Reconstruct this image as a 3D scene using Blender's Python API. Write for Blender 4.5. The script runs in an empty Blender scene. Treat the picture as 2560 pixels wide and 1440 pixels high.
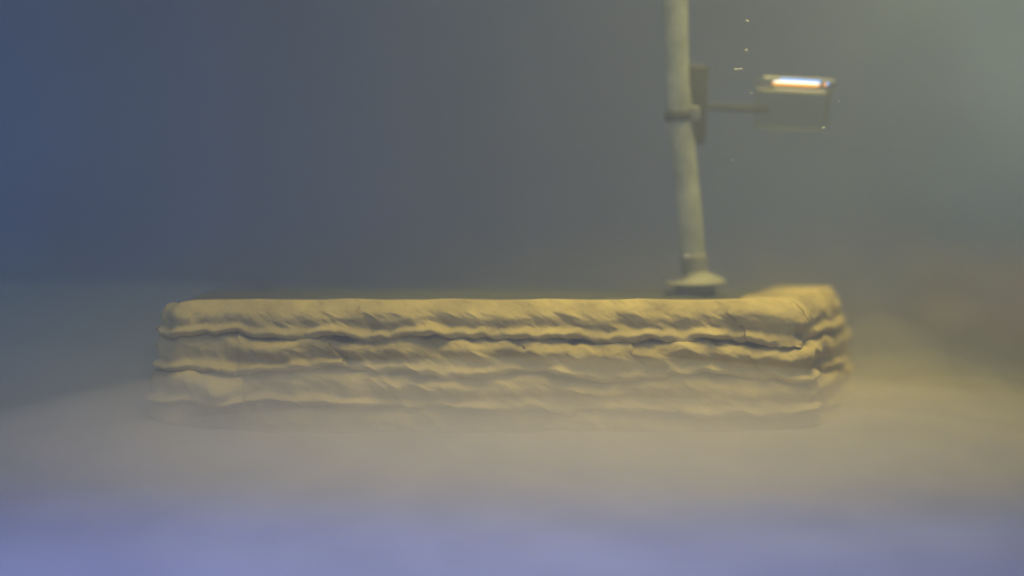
import bpy, bmesh, math, random
from mathutils import Vector, noise, Euler

# ------------------------------------------------------------------ camera
S = bpy.context.scene
COL = S.collection
D, ZC, FPX = 0.494, 0.113, 2744.0          # distance to the ornament's face, camera height, focal length in photo pixels
PITCH = math.atan((720 - 480) / FPX)
cam_d = bpy.data.cameras.new('camera')
cam = bpy.data.objects.new('camera', cam_d)
COL.objects.link(cam)
cam.location = (0, -D, ZC)
cam.rotation_euler = (math.pi / 2 - PITCH, 0, 0)
cam_d.sensor_width = 36.0
cam_d.lens = 36.0 * FPX / 2560.0
cam_d.clip_start, cam_d.clip_end = 0.005, 50
cam_d.dof.use_dof = True
cam_d.dof.focus_distance = D + 0.002
cam_d.dof.aperture_fstop = 1.3
S.camera = cam
CAM_ROT = cam.rotation_euler.to_matrix()


def at(px, py, y):
    """point in the tank, at depth y, where the photo shows pixel (px, py)"""
    d = CAM_ROT @ Vector(((px - 1280) / FPX, -(py - 720) / FPX, -1))
    t = (y + D) / d.y
    return Vector(cam.location) + d * t


# ------------------------------------------------------------------ light
W = bpy.data.worlds.new('World')
S.world = W
W.use_nodes = True
W.node_tree.nodes['Background'].inputs[0].default_value = (0.25, 0.54, 1.0, 1)
W.node_tree.nodes['Background'].inputs[1].default_value = 0.205


def lamp(name, loc, target, power, size, color, spread=180):
    l = bpy.data.lights.new(name, 'AREA')
    l.shape = 'RECTANGLE'
    l.size, l.size_y = size
    l.energy, l.color = power, color
    l.spread = math.radians(spread)
    o = bpy.data.objects.new(name, l)
    COL.objects.link(o)
    o.location = loc
    o.rotation_euler = (Vector(target) - Vector(loc)).to_track_quat('-Z', 'Y').to_euler()
    return o


lamp('hood_lamp_warm', (0.15, -0.03, 0.54), (0.09, 0.02, 0.03), 0.92, (0.50, 0.16), (1.0, 0.83, 0.26), 64)
lamp('amber_fill', (0.62, 0.18, 0.45), (0.59, 0.50, 0.34), 2.1, (0.20, 0.12), (1.0, 0.69, 0.24), 125)  # unseen fill added for the warm glow at the right edge
lamp('blue_fill', (-0.06, -0.29, 0.36), (-0.06, -0.21, 0.0), 0.60, (0.46, 0.05), (0.42, 0.50, 1.0), 70)  # unseen fill added to turn the foreground bed lavender
lamp('side_lamp_blue', (-0.72, 0.10, 0.34), (-0.60, 0.36, 0.06), 0.40, (0.20, 0.20), (0.12, 0.46, 1.0), 140)

S.view_settings.view_transform = 'Standard'
S.view_settings.look = 'None'
S.view_settings.exposure = 0
S.view_settings.gamma = 1
S.cycles.max_bounces = 8
S.cycles.volume_bounces = 1
S.cycles.transparent_max_bounces = 16

# ------------------------------------------------------------------ materials


def mat(name, color, rough=0.9, var=0.0, scale=30.0, color2=None, bump=0.0, bscale=400.0, spec=0.3, metal=0.0):
    m = bpy.data.materials.new(name)
    m.use_nodes = True
    nt = m.node_tree
    p = nt.nodes['Principled BSDF']
    p.inputs['Base Color'].default_value = (*color, 1)
    p.inputs['Roughness'].default_value = rough
    p.inputs['Specular IOR Level'].default_value = spec
    p.inputs['Metallic'].default_value = metal
    tc = nt.nodes.new('ShaderNodeTexCoord')
    if var:
        n = nt.nodes.new('ShaderNodeTexNoise')
        n.inputs['Scale'].default_value = scale
        n.inputs['Detail'].default_value = 6
        n.inputs['Roughness'].default_value = 0.62
        r = nt.nodes.new('ShaderNodeValToRGB')
        c2 = color2 or tuple(c * (1 - var) for c in color)
        r.color_ramp.elements[0].position, r.color_ramp.elements[1].position = 0.33, 0.67
        r.color_ramp.elements[0].color = (*c2, 1)
        r.color_ramp.elements[1].color = (*color, 1)
        nt.links.new(tc.outputs['Object'], n.inputs['Vector'])
        nt.links.new(n.outputs['Fac'], r.inputs['Fac'])
        nt.links.new(r.outputs['Color'], p.inputs['Base Color'])
    if bump:
        n2 = nt.nodes.new('ShaderNodeTexNoise')
        n2.inputs['Scale'].default_value = bscale
        n2.inputs['Detail'].default_value = 4
        b = nt.nodes.new('ShaderNodeBump')
        b.inputs['Strength'].default_value = bump
        b.inputs['Distance'].default_value = 0.001
        nt.links.new(tc.outputs['Object'], n2.inputs['Vector'])
        nt.links.new(n2.outputs['Fac'], b.inputs['Height'])
        nt.links.new(b.outputs['Normal'], p.inputs['Normal'])
    return m


def volume_mat(name, color, density, aniso=0.2):
    m = bpy.data.materials.new(name)
    m.use_nodes = True
    nt = m.node_tree
    nt.nodes.clear()
    out = nt.nodes.new('ShaderNodeOutputMaterial')
    v = nt.nodes.new('ShaderNodeVolumePrincipled')
    v.inputs['Color'].default_value = (*color, 1)
    v.inputs['Density'].default_value = density
    v.inputs['Anisotropy'].default_value = aniso
    nt.links.new(v.outputs[0], out.inputs['Volume'])
    return m


def clear_mat(name, tint, gloss=0.08, rough=0.15):
    m = bpy.data.materials.new(name)
    m.use_nodes = True
    nt = m.node_tree
    nt.nodes.clear()
    out = nt.nodes.new('ShaderNodeOutputMaterial')
    t = nt.nodes.new('ShaderNodeBsdfTransparent')
    t.inputs[0].default_value = (*tint, 1)
    g = nt.nodes.new('ShaderNodeBsdfGlossy')
    g.inputs['Roughness'].default_value = rough
    mx = nt.nodes.new('ShaderNodeMixShader')
    mx.inputs[0].default_value = gloss
    nt.links.new(t.outputs[0], mx.inputs[1])
    nt.links.new(g.outputs[0], mx.inputs[2])
    nt.links.new(mx.outputs[0], out.inputs['Surface'])
    return m


def glow_mat(name, color, strength):
    m = bpy.data.materials.new(name)
    m.use_nodes = True
    nt = m.node_tree
    nt.nodes.clear()
    out = nt.nodes.new('ShaderNodeOutputMaterial')
    e = nt.nodes.new('ShaderNodeEmission')
    e.inputs[0].default_value = (*color, 1)
    e.inputs[1].default_value = strength
    nt.links.new(e.outputs[0], out.inputs['Surface'])
    return m


M = {
    'stone': mat('cast_stone', (0.57, 0.445, 0.165), 0.92, 0.3, 38, (0.34, 0.265, 0.105), 0.25, 500),
    'silt': mat('settled_silt', (0.10, 0.105, 0.075), 0.95, 0.3, 40, None, 0.4, 500),
    'sand': mat('pale_sand', (0.20, 0.215, 0.32), 0.95, 0.2, 26, (0.145, 0.155, 0.25), 0.5, 600),
    'wall': mat('tank_wall', (0.06, 0.14, 0.34), 0.9, 0.15, 4),
    'pipe': mat('grey_plastic', (0.52, 0.55, 0.43), 0.6, 0.3, 60, (0.27, 0.295, 0.22), 0.2, 300),
    'fitting': mat('dull_fitting', (0.34, 0.33, 0.24), 0.7, 0.25, 60),
    'clip': mat('dark_clip', (0.085, 0.09, 0.07), 0.7, 0.2, 60),
    'tab': mat('clip_tab', (0.24, 0.24, 0.21), 0.5),
    'fleck': mat('pale_fleck', (0.5, 0.5, 0.48), 0.5),
    'pebble': mat('pale_pebble', (0.34, 0.36, 0.44), 0.8, 0.2, 200),
    'case': clear_mat('clear_case', (0.93, 0.93, 0.84), 0.03, 0.4),
    'lid': clear_mat('frosted_lid_clear', (0.9, 0.9, 0.85), 0.16, 0.6),
    'glint': mat('pale_glint', (0.22, 0.23, 0.21), 0.5),  # pale colour for the highlight down the case edge
    'glow_white': glow_mat('reflection_white', (1.0, 0.97, 0.86), 2.6),  # this and the next three: emission in place of a reflection
    'glow_amber': glow_mat('reflection_amber', (1.0, 0.42, 0.03), 1.8),
    'glow_blue': glow_mat('reflection_blue', (0.15, 0.42, 1.0), 1.8),
    'glow_line': glow_mat('reflection_line', (1.0, 0.80, 0.42), 0.75),
}

# ------------------------------------------------------------------ helpers


def obj(name, bm, m, parent=None, smooth=True):
    me = bpy.data.meshes.new(name)
    bmesh.ops.recalc_face_normals(bm, faces=bm.faces[:])
    bm.to_mesh(me)
    bm.free()
    if smooth:
        for p in me.polygons:
            p.use_smooth = True
    me.materials.append(m)
    o = bpy.data.objects.new(name, me)
    COL.objects.link(o)
    if parent:
        o.parent = parent
        o.matrix_parent_inverse = parent.matrix_world.inverted()
    return o


def thing(name, label, cat, loc, group=None):
    o = bpy.data.objects.new(name, None)
    o.empty_display_size = 0.01
    COL.objects.link(o)
    o.location = loc
    bpy.context.view_layer.update()
    tag(o, label, cat, group)
    return o


def tag(o, label, cat, group=None):
    o['label'], o['category'] = label, cat
    if group:
        o['group'] = group


def loft(rings, cap=True):
    """closed skin over a list of equal-length point rings"""
    bm = bmesh.new()
    vs = [[bm.verts.new(p) for p in r] for r in rings]
    n = len(rings[0])
    for a, b in zip(vs, vs[1:]):
        for i in range(n):
            j = (i + 1) % n
            bm.faces.new((a[i], a[j], b[j], b[i]))
    if cap:      # caps on vertices of their own, so the rim stays crisp
        bm.faces.new([bm.verts.new(p) for p in rings[0]][::-1])
        bm.faces.new([bm.verts.new(p) for p in rings[-1]])
    return bm


def tube(path, radii, n=28):
    rings = []
    for i, p in enumerate(path):
        a = path[max(i - 1, 0)]
        b = path[min(i + 1, len(path) - 1)]
        t = (Vector(b) - Vector(a)).normalized()
        u = t.cross(Vector((0, 1, 0))).normalized()
        v = t.cross(u).normalized()
        rings.append([Vector(p) + (u * math.cos(2 * math.pi * k / n) + v * math.sin(2 * math.pi * k / n)) * radii[i] for k in range(n)])
    return loft(rings)


def rbox(c, size, bev, rot=(0, 0, 0), seg=3):
    bm = bmesh.new()
    bmesh.ops.create_cube(bm, size=1)
    for v in bm.verts:
        v.co = Vector((v.co.x * size[0], v.co.y * size[1], v.co.z * size[2]))
    bmesh.ops.bevel(bm, geom=bm.edges[:], offset=bev, segments=seg, affect='EDGES', profile=0.5)
    R = Euler(rot).to_matrix()
    for v in bm.verts:
        v.co = R @ v.co + Vector(c)
    return bm


def smooth01(x):
    x = max(0.0, min(1.0, x))
    return x * x * (3 - 2 * x)


def gauss(x, m, s):
    return math.exp(-((x - m) / s) ** 2)


# ------------------------------------------------------------------ setting: bed and tank wall
def bed_height(x, y):
    h = 0.0016 * noise.noise(Vector((x * 22, y * 22, 3))) + 0.0009 * noise.noise(Vector((x * 70, y * 70, 9)))
    h += 0.0005 * noise.noise(Vector((x * 190, y * 190, 1)))
    h += 0.010 * math.exp(-(((x - 0.20) / 0.06) ** 2 + ((y - 0.05) / 0.08) ** 2))      # silt banked on the right end
    h += 0.014 * math.exp(-(((x + 0.20) / 0.05) ** 2 + ((y - 0.05) / 0.08) ** 2))        # and less on the left
    h += 0.006 * gauss(y, -0.016, 0.022) * smooth01((0.24 - abs(x)) / 0.06)
    return h


def grid_axis(lo, hi, flo, fhi, fine, coarse):
    out, v = [], lo
    while v < hi:
        out.append(v)
        inside = flo <= v <= fhi
        near = max(flo - v, v - fhi, 0)
        v += fine if inside else min(coarse, fine + near * 0.35)
    out.append(hi)
    return out


def basin_material():
    m = bpy.data.materials.new('basin')
    m.use_nodes = True
    nt = m.node_tree
    p = nt.nodes['Principled BSDF']
    p.inputs['Roughness'].default_value = 0.95
    p.inputs['Specular IOR Level'].default_value = 0.2
    tc = nt.nodes.new('ShaderNodeTexCoord')
    sx = nt.nodes.new('ShaderNodeSeparateXYZ')
    nt.links.new(tc.outputs['Object'], sx.inputs[0])

    def noise_node(scale, detail=5):
        n = nt.nodes.new('ShaderNodeTexNoise')
        n.inputs['Scale'].default_value = scale
        n.inputs['Detail'].default_value = detail
        nt.links.new(tc.outputs['Object'], n.inputs['Vector'])
        return n.outputs['Fac']

    def ramp(src, p0, p1, c0, c1):
        r = nt.nodes.new('ShaderNodeValToRGB')
        r.color_ramp.interpolation = 'EASE'
        r.color_ramp.elements[0].position, r.color_ramp.elements[1].position = p0, p1
        r.color_ramp.elements[0].color, r.color_ramp.elements[1].color = (*c0, 1), (*c1, 1)
        nt.links.new(src, r.inputs[0])
        return r.outputs[0]

    def math_node(op, a, b):
        n = nt.nodes.new('ShaderNodeMath')
        n.operation = op
        for k, v in enumerate((a, b)):
            if isinstance(v, (int, float)):
                n.inputs[k].default_value = v
            else:
                nt.links.new(v, n.inputs[k])
        return n.outputs[0]

    def mix(f, a, b):
        n = nt.nodes.new('ShaderNodeMix')
        n.data_type = 'RGBA'
        nt.links.new(f, n.inputs[0])
        nt.links.new(a, n.inputs[6])
        nt.links.new(b, n.inputs[7])
        return n.outputs[2]

    gravel = ramp(noise_node(26), 0.30, 0.70, (0.165, 0.175, 0.275), (0.20, 0.212, 0.32))
    tan = ramp(noise_node(30), 0.33, 0.67, (0.20, 0.18, 0.14), (0.30, 0.265, 0.20))
    wall = ramp(noise_node(5, 4), 0.30, 0.70, (0.045, 0.11, 0.27), (0.085, 0.165, 0.34))
    wob = math_node('MULTIPLY', math_node('SUBTRACT', noise_node(14), 0.5), 0.06)
    near = ramp(math_node('ADD', math_node('ADD', sx.outputs['Y'], wob), 0.15), 0.015, 0.15, (0, 0, 0), (1, 1, 1))
    high = ramp(math_node('ADD', sx.outputs['Z'], wob), 0.0, 0.10, (0, 0, 0), (1, 1, 1))
    col = mix(high, mix(near, gravel, tan), wall)
    nt.links.new(col, p.inputs['Base Color'])
    b = nt.nodes.new('ShaderNodeBump')
    b.inputs['Strength'].default_value = 0.4
    b.inputs['Distance'].default_value = 0.001
    nt.links.new(noise_node(600, 3), b.inputs['Height'])
    nt.links.new(b.outputs[0], p.inputs['Normal'])
    return m


R0, YC = 0.30, 0.24          # radius of the cove and where it begins
bm = bmesh.new()
gx = grid_axis(-1.2, 1.2, -0.30, 0.30, 0.004, 0.12)
gy = grid_axis(-0.9, YC, -0.22, 0.20, 0.004, 0.12)
rows = [[bm.verts.new((x, y, bed_height(x, y))) for x in gx] for y in gy]
for k in range(1, 25):
    a = math.pi / 2 * k / 24
    rows.append([bm.verts.new((x, YC + R0 * math.sin(a), R0 - R0 * math.cos(a) + bed_height(x, YC) * (1 - k / 24))) for x in gx])
rows.append([bm.verts.new((x, YC + R0, 0.8)) for x in gx])
for a, b in zip(rows, rows[1:]):
    for i in range(len(gx) - 1):
        bm.faces.new((a[i], a[i + 1], b[i + 1], b[i]))
o = obj('tank_bed', bm, basin_material())
o['kind'] = 'structure'

# ------------------------------------------------------------------ the stone-faced planter
TOP = 0.0636
K = 0.00018                                   # metres per photo pixel on the front face


def fx(px):
    return (px - 1280) * K


# plan outline, outer face: left end, front, right end (flaring), back
OUT = [(-0.1625, 0.019), (-0.163, 0.012), (-0.1605, 0.0045), (-0.153, 0.0003), (-0.13, 0), (0.124, 0),
       (0.1305, 0.0008), (0.1355, 0.006), (0.155, 0.040), (0.173, 0.076), (0.175, 0.083), (0.171, 0.089), (0.160, 0.091)]
BACK = [(0.160, 0.091), (-0.150, 0.090)]


class Path:
    def __init__(self, pts, step=0.0011):
        P = [Vector(p) for p in pts]
        self.pts = []
        for a, b in zip(P, P[1:]):
            n = max(1, int((b - a).length / step))
            for i in range(n):
                self.pts.append(a.lerp(b, i / n))
        self.pts.append(P[-1])
        for _ in range(2):      # soften the corners
            q = self.pts[:]
            for i in range(1, len(q) - 1):
                self.pts[i] = (q[i - 1] + q[i] * 2 + q[i + 1]) / 4
        self.nrm = []
        for i in range(len(self.pts)):
            a = self.pts[max(i - 1, 0)]
            b = self.pts[min(i + 1, len(self.pts) - 1)]
            t = (b - a).normalized()
            self.nrm.append(Vector((t.y, -t.x)))
        self.s = [0.0]
        for a, b in zip(self.pts, self.pts[1:]):
            self.s.append(self.s[-1] + (b - a).length)


FRONT = Path(OUT, 0.0008)
REAR = Path(BACK, 0.003)
# course boundaries: distance below the top at the left and the right end of the face
BOUND = [(0.0, 0.0), (0.0152, 0.0200), (0.0318, 0.0372), (0.0462, 0.0540), (0.0665, 0.0705)]
BUMPS = [  # photo x, photo y, width px, height px, depth m
    (555, 980, 60, 38, 0.0150), (1372, 900, 45, 38, 0.0030), (672, 880, 70, 34, 0.0024), (1300, 885, 40, 30, 0.0014),
    (1920, 770, 120, 55, 0.0035), (1760, 880, 90, 40, 0.0022), (1900, 1020, 120, 45, 0.0030), (1000, 885, 90, 32, 0.0018),
    (1180, 890, 70, 34, 0.0017), (1475, 885, 80, 32, 0.0020), (1630, 900, 60, 40, 0.0016), (1950, 885, 80, 40, 0.0030),
    (820, 900, 60, 42, -0.0020), (1325, 915, 40, 40, -0.0026), (1885, 1085, 130, 32, 0.0015), (480, 870, 70, 38, -0.0030),
    (1540, 970, 50, 30, -0.0022), (700, 985, 60, 30, 0.0016), (1200, 985, 120, 28, 0.0014), (900, 975, 70, 30, 0.0012),
    (440, 800, 30, 40, 0.0024), (520, 790, 45, 40, -0.0010), (2020, 845, 36, 16, -0.0060), (2085, 930, 40, 26, -0.0040),
    (1850, 815, 60, 30, -0.0020), (1120, 805, 50, 26, -0.0012), (915, 815, 45, 30, -0.0012), (1010, 790, 40, 40, 0.0012),
    (1380, 805, 60, 26, -0.0012), (1230, 795, 60, 26, 0.0008), (600, 810, 60, 26, -0.0010)]


def bound(ci, x, s):
    u = max(0.0, min(1.0, (x + 0.155) / 0.32))
    a, b = BOUND[ci]
    z = a + (b - a) * u
    if 0 < ci < 4:
        z += 0.0036 * noise.noise(Vector((s * 40, ci * 7.7, 0))) + 0.0016 * noise.noise(Vector((s * 130, ci * 3.1, 5)))
        z += 0.0007 * noise.noise(Vector((s * 260, ci * 3.1, 7)))
        z += 0.0026 * (gauss(x, fx(1340), 0.008) if ci == 1 else 0)
        z += 0.0006 * math.sin(s * 75 + ci * 2.0)
    elif ci == 0:
        z += 0.0022 * smooth01((-0.146 - x) / 0.014)
        z += 0.0003 * noise.noise(Vector((s * 60, 0, 2)))
    return z


def relief(ci, t, x, z, s, own):
    """how far the face stands out of the plan outline, t from the top (0) to the lip (1) of one course"""
    topround = 0.0095 if ci == 0 else 0.0036
    topround *= 1 - 0.6 * smooth01((-0.138 - x) / 0.02)
    r = -topround * (1 - min(1.0, t / (0.62 if ci == 0 else 0.36))) ** 1.8
    r += -0.0016 * gauss(t, 0.66, 0.20)
    lip = 0.0020 * max(0.0, 1 + 1.6 * noise.noise(Vector((s * 70, ci * 5.3, 11 + own * 0.25))))
    r += lip * gauss(t, 0.84, 0.10)
    cut = max(0.05, min(1.5, 0.70 + 2.6 * noise.noise(Vector((s * 55, ci * 2.9, 21)))))
    r += -0.0026 * smooth01((t - 0.90) / 0.10) * cut * (0.75 if ci == 0 else 1.0)
    if ci == 0:      # soft slanting dents under the rim
        n = noise.noise(Vector(((s - z * 1.0) * 55, z * 35 + s * 6, 0.3 + own)))
        r += 0.0009 * (abs(n) * 1.6 - 0.45) * smooth01(t / 0.25)
    else:            # rounded lumps
        n = noise.noise(Vector((s * 62 - z * 20, z * 75, ci * 4.0 + own)))
        r += 0.0022 * (0.42 - abs(n) * 1.5) * smooth01(t / 0.15)
    r += 0.0012 * noise.noise(Vector((s * 100, z * 140, ci + 0.5 + own)))
    r += 0.0005 * noise.noise(Vector((s * 250, z * 290, ci + 8.5)))
    r += 0.00035 * noise.noise(Vector((s * 700, z * 700, ci + 2.5)))
    ppx, ppy = x / K + 1280, 750 + z / K
    for bx, by, bw, bh, d in BUMPS:
        if abs(ppx - bx) < 3 * bw and abs(ppy - by) < 3 * bh:
            r += d * math.exp(-((ppx - bx) / bw) ** 2 - ((ppy - by) / bh) ** 2)
    r += 0.0011 * ci * (1.0 + 1.3 * smooth01((x - 0.12) / 0.03) + 1.0 * smooth01((-0.14 - x) / 0.015))
    return r


def stone(path, i0, i1, ci, parent, nt=26, plain=False):
    rings = []
    rnd = random.Random(i0 * 31 + ci * 7)
    own, step = rnd.uniform(0, 9), rnd.uniform(-0.0007, 0.0006)      # every stone has its own face and stands in or out a little
    for i in range(i0, i1 + 1):
        p, nv, s = path.pts[i], path.nrm[i], path.s[i] + (2.0 if plain else 0.0)
        x = p.x
        e = min(path.s[i] - path.s[i0], path.s[i1] - path.s[i])
        pinch = -0.0001 * (1 - smooth01(e / 0.003))
        z0, z1 = bound(ci, x, s), bound(ci + 1, x, s)
        right = smooth01((x - 0.120) / 0.010) if not plain else 0
        thick = 0.0140 - 0.006 * smooth01((-0.145 - x) / 0.01) + right * 0.020 + smooth01((x - 0.088) / 0.035) * (1 - right) * 0.010
        inner = p - nv * thick
        lift = 0.0004 * math.sin(i * 0.11) if ci == 0 else 0
        ring = [Vector((inner.x, inner.y, TOP - z1)), Vector((inner.x, inner.y, TOP - z0 - (0.0 if ci else 0.0004)))]
        for k in range(nt + 1):
            t = k / nt
            z = z0 + (z1 - z0) * t
            r = relief(ci, t, x, z, s, own) + pinch + step * smooth01(t / 0.3 if ci == 0 else 1.0)
            if k == 0 and ci:
                r -= 0.0015
            sh = ((t - 0.5) * 0.011 + 0.0035 * noise.noise(Vector((t * 5, ci * 3.3, i0 * 0.0)))) * smooth01((0.125 - abs(x)) / 0.02)
            ring.append(Vector((p.x + nv.x * r - nv.y * sh, p.y + nv.y * r + nv.x * sh, TOP - z + lift * (1 - t))))
        rings.append(ring)
    return obj('stone', loft(rings), M['stone'], parent)


barrier = thing('stone_barrier', 'long low tan barrier of rough layered stone half sunk in silt', 'barrier', (0, 0.045, 0))
JOINTS = [[448, 470, 905, 1338, 1850], [590, 835, 1330, 1600, 1895], [610, 985, 1535, 1905], [640, 1180, 1700]]


def path_index(px):
    x = fx(px)
    cands = [i for i in range(len(FRONT.pts)) if FRONT.pts[i].y < 0.004]
    return min(cands, key=lambda i: abs(FRONT.pts[i].x - x))


last = len(FRONT.pts) - 1
left_corner = min(range(last + 1), key=lambda i: (FRONT.pts[i] - Vector((-0.162, 0.009))).length)
right_corner = min(range(last + 1), key=lambda i: (FRONT.pts[i] - Vector((0.136, 0.007))).length)
right_mid = min(range(last + 1), key=lambda i: (FRONT.pts[i] - Vector((0.160, 0.050))).length)
for ci in range(4):
    cuts = [0, left_corner] + [path_index(px) for px in JOINTS[ci] if px > 460] + [right_corner, right_mid, last]
    for a, b in zip(cuts, cuts[1:]):
        if b - a > 2:
            stone(FRONT, a, b, ci, barrier)
    n = len(REAR.pts) - 1
    cuts = [0, n // 3 + ci * 3, 2 * n // 3 - ci * 4, n]
    for a, b in zip(cuts, cuts[1:] if ci else []):
        stone(REAR, a, b, ci, barrier, 10, True)

# silt filling the planter almost to its rim
bm = bmesh.new()
nx, ny = 70, 24
rows = []
for j in range(ny + 1):
    v = j / ny
    y = 0.0125 + v * 0.0745
    xl, xr = -0.156, 0.126 + 0.028 * v
    rows.append([bm.verts.new((xl + (xr - xl) * i / nx, y, TOP - 0.0022 + 0.0012 * noise.noise(Vector((i * 0.2, j * 0.25, 4)))
                               + 0.0008 * noise.noise(Vector((i * 0.7, j * 0.7, 1))))) for i in range(nx + 1)])
for a, b in zip(rows, rows[1:]):
    for i in range(nx):
        bm.faces.new((a[i], a[i + 1], b[i + 1], b[i]))
o = obj('silt_fill', bm, M['silt'], barrier)

# ------------------------------------------------------------------ riser pipe
PY = 0.060
KP = (PY + D) / FPX
ctrl = [(1682, -120), (1686, 0), (1690, 120), (1694, 220), (1700, 310), (1710, 390), (1718, 470), (1724, 550), (1728, 600), (1731, 640)]
base = at(1738, 706, PY)
pipe = thing('riser_pipe', 'slightly bent pale grey pipe rising behind the low stone barrier', 'pipe', base)
path = []
for a, b in zip(ctrl, ctrl[1:]):
    for k in range(4):
        f = k / 4
        path.append(at(a[0] + (b[0] - a[0]) * f, a[1] + (b[1] - a[1]) * f, PY))
path.append(at(*ctrl[-1], PY))
obj('tube', tube(path, [KP * (31 + 1.0 * math.sin(i * 0.5)) for i in range(len(path))]), M['pipe'], pipe)
cp = [at(1731, 634, PY), at(1731, 637, PY), at(1732, 644, PY), at(1734, 662, PY), at(1736, 684, PY)]
obj('collar', tube(cp, [KP * 28, KP * 33, KP * 34, KP * 32, KP * 32]), M['fitting'], pipe)
fp = [at(1735, 676, PY), at(1736, 686, PY), at(1737, 693, PY), at(1738, 699, PY), at(1738, 705, PY), at(1738, 710, PY), at(1738, 712, PY), at(1738, 742, PY)]
obj('base_flange', tube(fp, [KP * 31, KP * 35, KP * 46, KP * 66, KP * 78, KP * 78, KP * 50, KP * 50]), M['fitting'], pipe)

# ------------------------------------------------------------------ clip on the pipe
c = at(1697, 290, PY)
clip = thing('pipe_clip', 'dark clip gripping the pale pipe beside the clear box', 'clip', c)
obj('band', tube([at(1696, 278, PY), at(1696, 281, PY), at(1697, 301, PY), at(1697, 304, PY)], [KP * 33, KP * 36, KP * 36, KP * 33]), M['clip'], clip)
obj('back_plate', rbox(at(1742, 262, PY + 0.012), (0.0105, 0.006, 0.040), 0.002, (0, 0.03, 0)), M['clip'], clip)
obj('tab', rbox(at(1737, 285, PY - 0.004), (0.0048, 0.004, 0.0078), 0.001), M['tab'], clip)
obj('arm', rbox(at(1838, 270, PY + 0.020), (0.036, 0.003, 0.0030), 0.0012, (0, 0.05, 0)), M['clip'], clip)

# ------------------------------------------------------------------ clear box on the clip's arm, its lamp reflection added as glowing strips
LY = 0.058
KL = (LY + D) / FPX
box_c = at(1985, 262, LY)
box = thing('clear_box', 'small clear box with a reflection put in as glowing strips on top', 'box', at(1985, 325, LY))
TILT = (0, math.radians(3.0), 0)
obj('case', rbox(at(1978, 276, LY + 0.004), (KL * 176, 0.016, KL * 96), 0.0022, (0, math.radians(2), 0)), M['case'], box)
obj('lid', rbox(at(1988, 212, LY + 0.004), (KL * 192, 0.017, KL * 34), 0.0030, TILT), M['lid'], box)


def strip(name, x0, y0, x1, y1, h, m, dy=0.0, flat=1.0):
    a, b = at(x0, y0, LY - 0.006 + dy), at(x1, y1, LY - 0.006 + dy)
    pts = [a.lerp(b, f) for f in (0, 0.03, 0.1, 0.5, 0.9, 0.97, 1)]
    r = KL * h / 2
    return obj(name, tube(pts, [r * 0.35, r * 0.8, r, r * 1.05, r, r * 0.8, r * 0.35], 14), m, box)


strip('white_glint', 1934, 203, 2050, 209, 4, M['glow_white'])  # emission stands in for a lamp reflection with colour fringes
strip('amber_glint', 1930, 208.5, 2050, 214.5, 7, M['glow_amber'], 0.0002)
strip('blue_glint', 1950, 197.5, 2054, 204, 5, M['glow_blue'], 0.0002)
strip('glint_line', 1936, 222, 2064, 229, 3.5, M['glow_line'])
strip('amber_glint', 2060, 213, 2066, 210, 7, M['glow_amber'], 0.0004)  # small coloured glint at the end, also put in as emission
strip('blue_glint', 2066, 211, 2072, 207, 6, M['glow_blue'])
obj('edge_glint', tube([at(2078, 232, LY - 0.004), at(2068, 265, LY - 0.004), at(2062, 308, LY - 0.004)], [KL * 4, KL * 3, KL * 3.5], 12), M['glint'], box)  # highlight on the case edge, put in as a pale rod

# ------------------------------------------------------------------ drifting flecks
FLECKS = [(1868, 54, 9, 8, 'topmost pale round fleck drifting beside the pipe'),
          (1866, 127, 8, 9, 'pale round fleck below the topmost one, beside the pipe'),
          (1846, 174, 22, 9, 'white elongated fleck drifting between the pipe and the clear box'),
          (1879, 233, 9, 4, 'tiny bright fleck just left of the clear box'),
          (2059, 322, 9, 10, 'small pale fleck under the right corner of the clear box'),
          (2097, 253, 5, 5, 'faint tiny fleck just right of the clear box'),
          (1832, 400, 5, 5, 'faint tiny fleck right of the pipe below the clip'),
          (1716, 643, 17, 9, 'bright white fleck resting on the collar of the pipe')]
for k, (px, py, w, h, lab) in enumerate(FLECKS):
    yy = 0.022 if k != 7 else PY - 0.0068
    kk = (yy + D) / FPX
    bm = bmesh.new()
    bmesh.ops.create_icosphere(bm, subdivisions=3, radius=1)
    c = at(px, py, yy)
    for v in bm.verts:
        n = 1 + 0.35 * noise.noise(v.co * 1.3 + Vector((k * 9, 0, 0)))
        q = v.co * n
        z = q.z * h / 2 + (q.x * -3.0 if w > 15 and k == 2 else 0)
        v.co = Vector((q.x * w / 2 * kk, q.y * h / 2 * kk, z * kk)) * (1 if k != 2 else 1)
        if k == 2:
            v.co.z *= 0.55 + 0.6 * abs(q.x) ** 1.5
            v.co.z += q.x * 3 * kk
        v.co += c
    o = obj('fleck', bm, M['fleck'])
    tag(o, lab, 'fleck', 'flecks drifting in the murky water')

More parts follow.
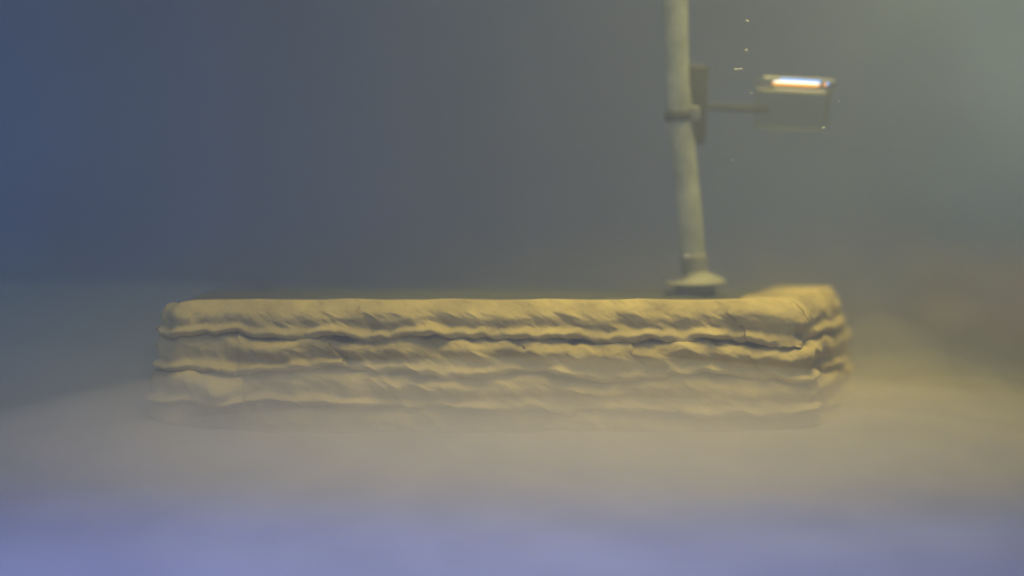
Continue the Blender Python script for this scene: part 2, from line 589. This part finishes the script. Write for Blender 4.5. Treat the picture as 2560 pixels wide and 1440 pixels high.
PEBBLES = [(370, 1246, 24, 'pale pebble on the bed at the far left in front of the stone barrier'),
           (1135, 1372, 34, 'largest pale pebble, in the middle of the violet foreground'),
           (1412, 1366, 16, 'small pale pebble right of the largest one in the foreground'),
           (2117, 1408, 18, 'pale pebble at the lower right of the violet foreground'),
           (150, 1250, 14, 'smallest pale pebble by the left edge of the bed')]
for k, (px, py, w, lab) in enumerate(PEBBLES):
    c = at(px, py, 0)
    d = c - Vector(cam.location)
    c = Vector(cam.location) + d * (ZC / -d.z)
    kk = (c.y + D) / FPX
    bm = bmesh.new()
    bmesh.ops.create_icosphere(bm, subdivisions=3, radius=1)
    for v in bm.verts:
        q = v.co * (1 + 0.3 * noise.noise(v.co * 1.2 + Vector((k * 5.0, 2, 0))))
        v.co = Vector((q.x * w / 2 * kk, q.y * w / 2 * kk, q.z * w / 4 * kk)) + Vector((c.x, c.y, bed_height(c.x, c.y) + w / 6 * kk))
    tag(obj('pebble', bm, M['pebble']), lab, 'pebble', 'pale pebbles on the bed')

# ------------------------------------------------------------------ murky water and silt clouds


def cloud(name, c, r, m, seed):
    bm = bmesh.new()
    bmesh.ops.create_icosphere(bm, subdivisions=5, radius=1)
    for v in bm.verts:
        n = 1 + 0.10 * noise.noise(v.co * 1.7 + Vector((seed, 0, 0)))
        v.co = Vector((v.co.x * r[0] * n + c[0], v.co.y * r[1] * n + c[1], v.co.z * r[2] * n + c[2]))
    o = obj(name, bm, m)
    o['kind'] = 'stuff'
    return o


bm = rbox((0, -0.15, 0.3), (2.8, 1.9, 1.3), 0.001, seg=1)
o = obj('haze', bm, volume_mat('murky_water', (0.91, 0.94, 0.84), 0.54, 0.1), smooth=False)
o['kind'] = 'stuff'
cm = volume_mat('suspended_silt', (0.96, 0.89, 0.74), 7.0, 0.0)
for k, f in enumerate((0.60, 0.95, 1.45, 2.2)):        # a thick core with thinner and thinner skirts
    cloud('silt_cloud', (0.01, -0.030 - 0.008 * k, -0.008), (0.20 + 0.032 * k, 0.028 + 0.022 * k, 0.023 * f), cm, 1 + k)
rm = volume_mat('suspended_silt_thin', (0.97, 0.87, 0.58), 3.0, 0.0)      # plume billowing off the right end
for c, r, q in (((0.180, 0.030, 0.000), (0.036, 0.040, 0.055), 6), ((0.192, 0.020, -0.006), (0.055, 0.055, 0.044), 7), ((0.205, 0.010, -0.008), (0.085, 0.070, 0.034), 8)):
    cloud('silt_cloud', c, r, rm, q)
lm = volume_mat('suspended_silt_grey', (0.95, 0.94, 0.88), 3.0, 0.0)
cloud('silt_cloud', (-0.23, 0.03, -0.006), (0.13, 0.09, 0.045), lm, 9)
cloud('silt_cloud', (-0.28, 0.08, -0.006), (0.26, 0.20, 0.074), lm, 12)
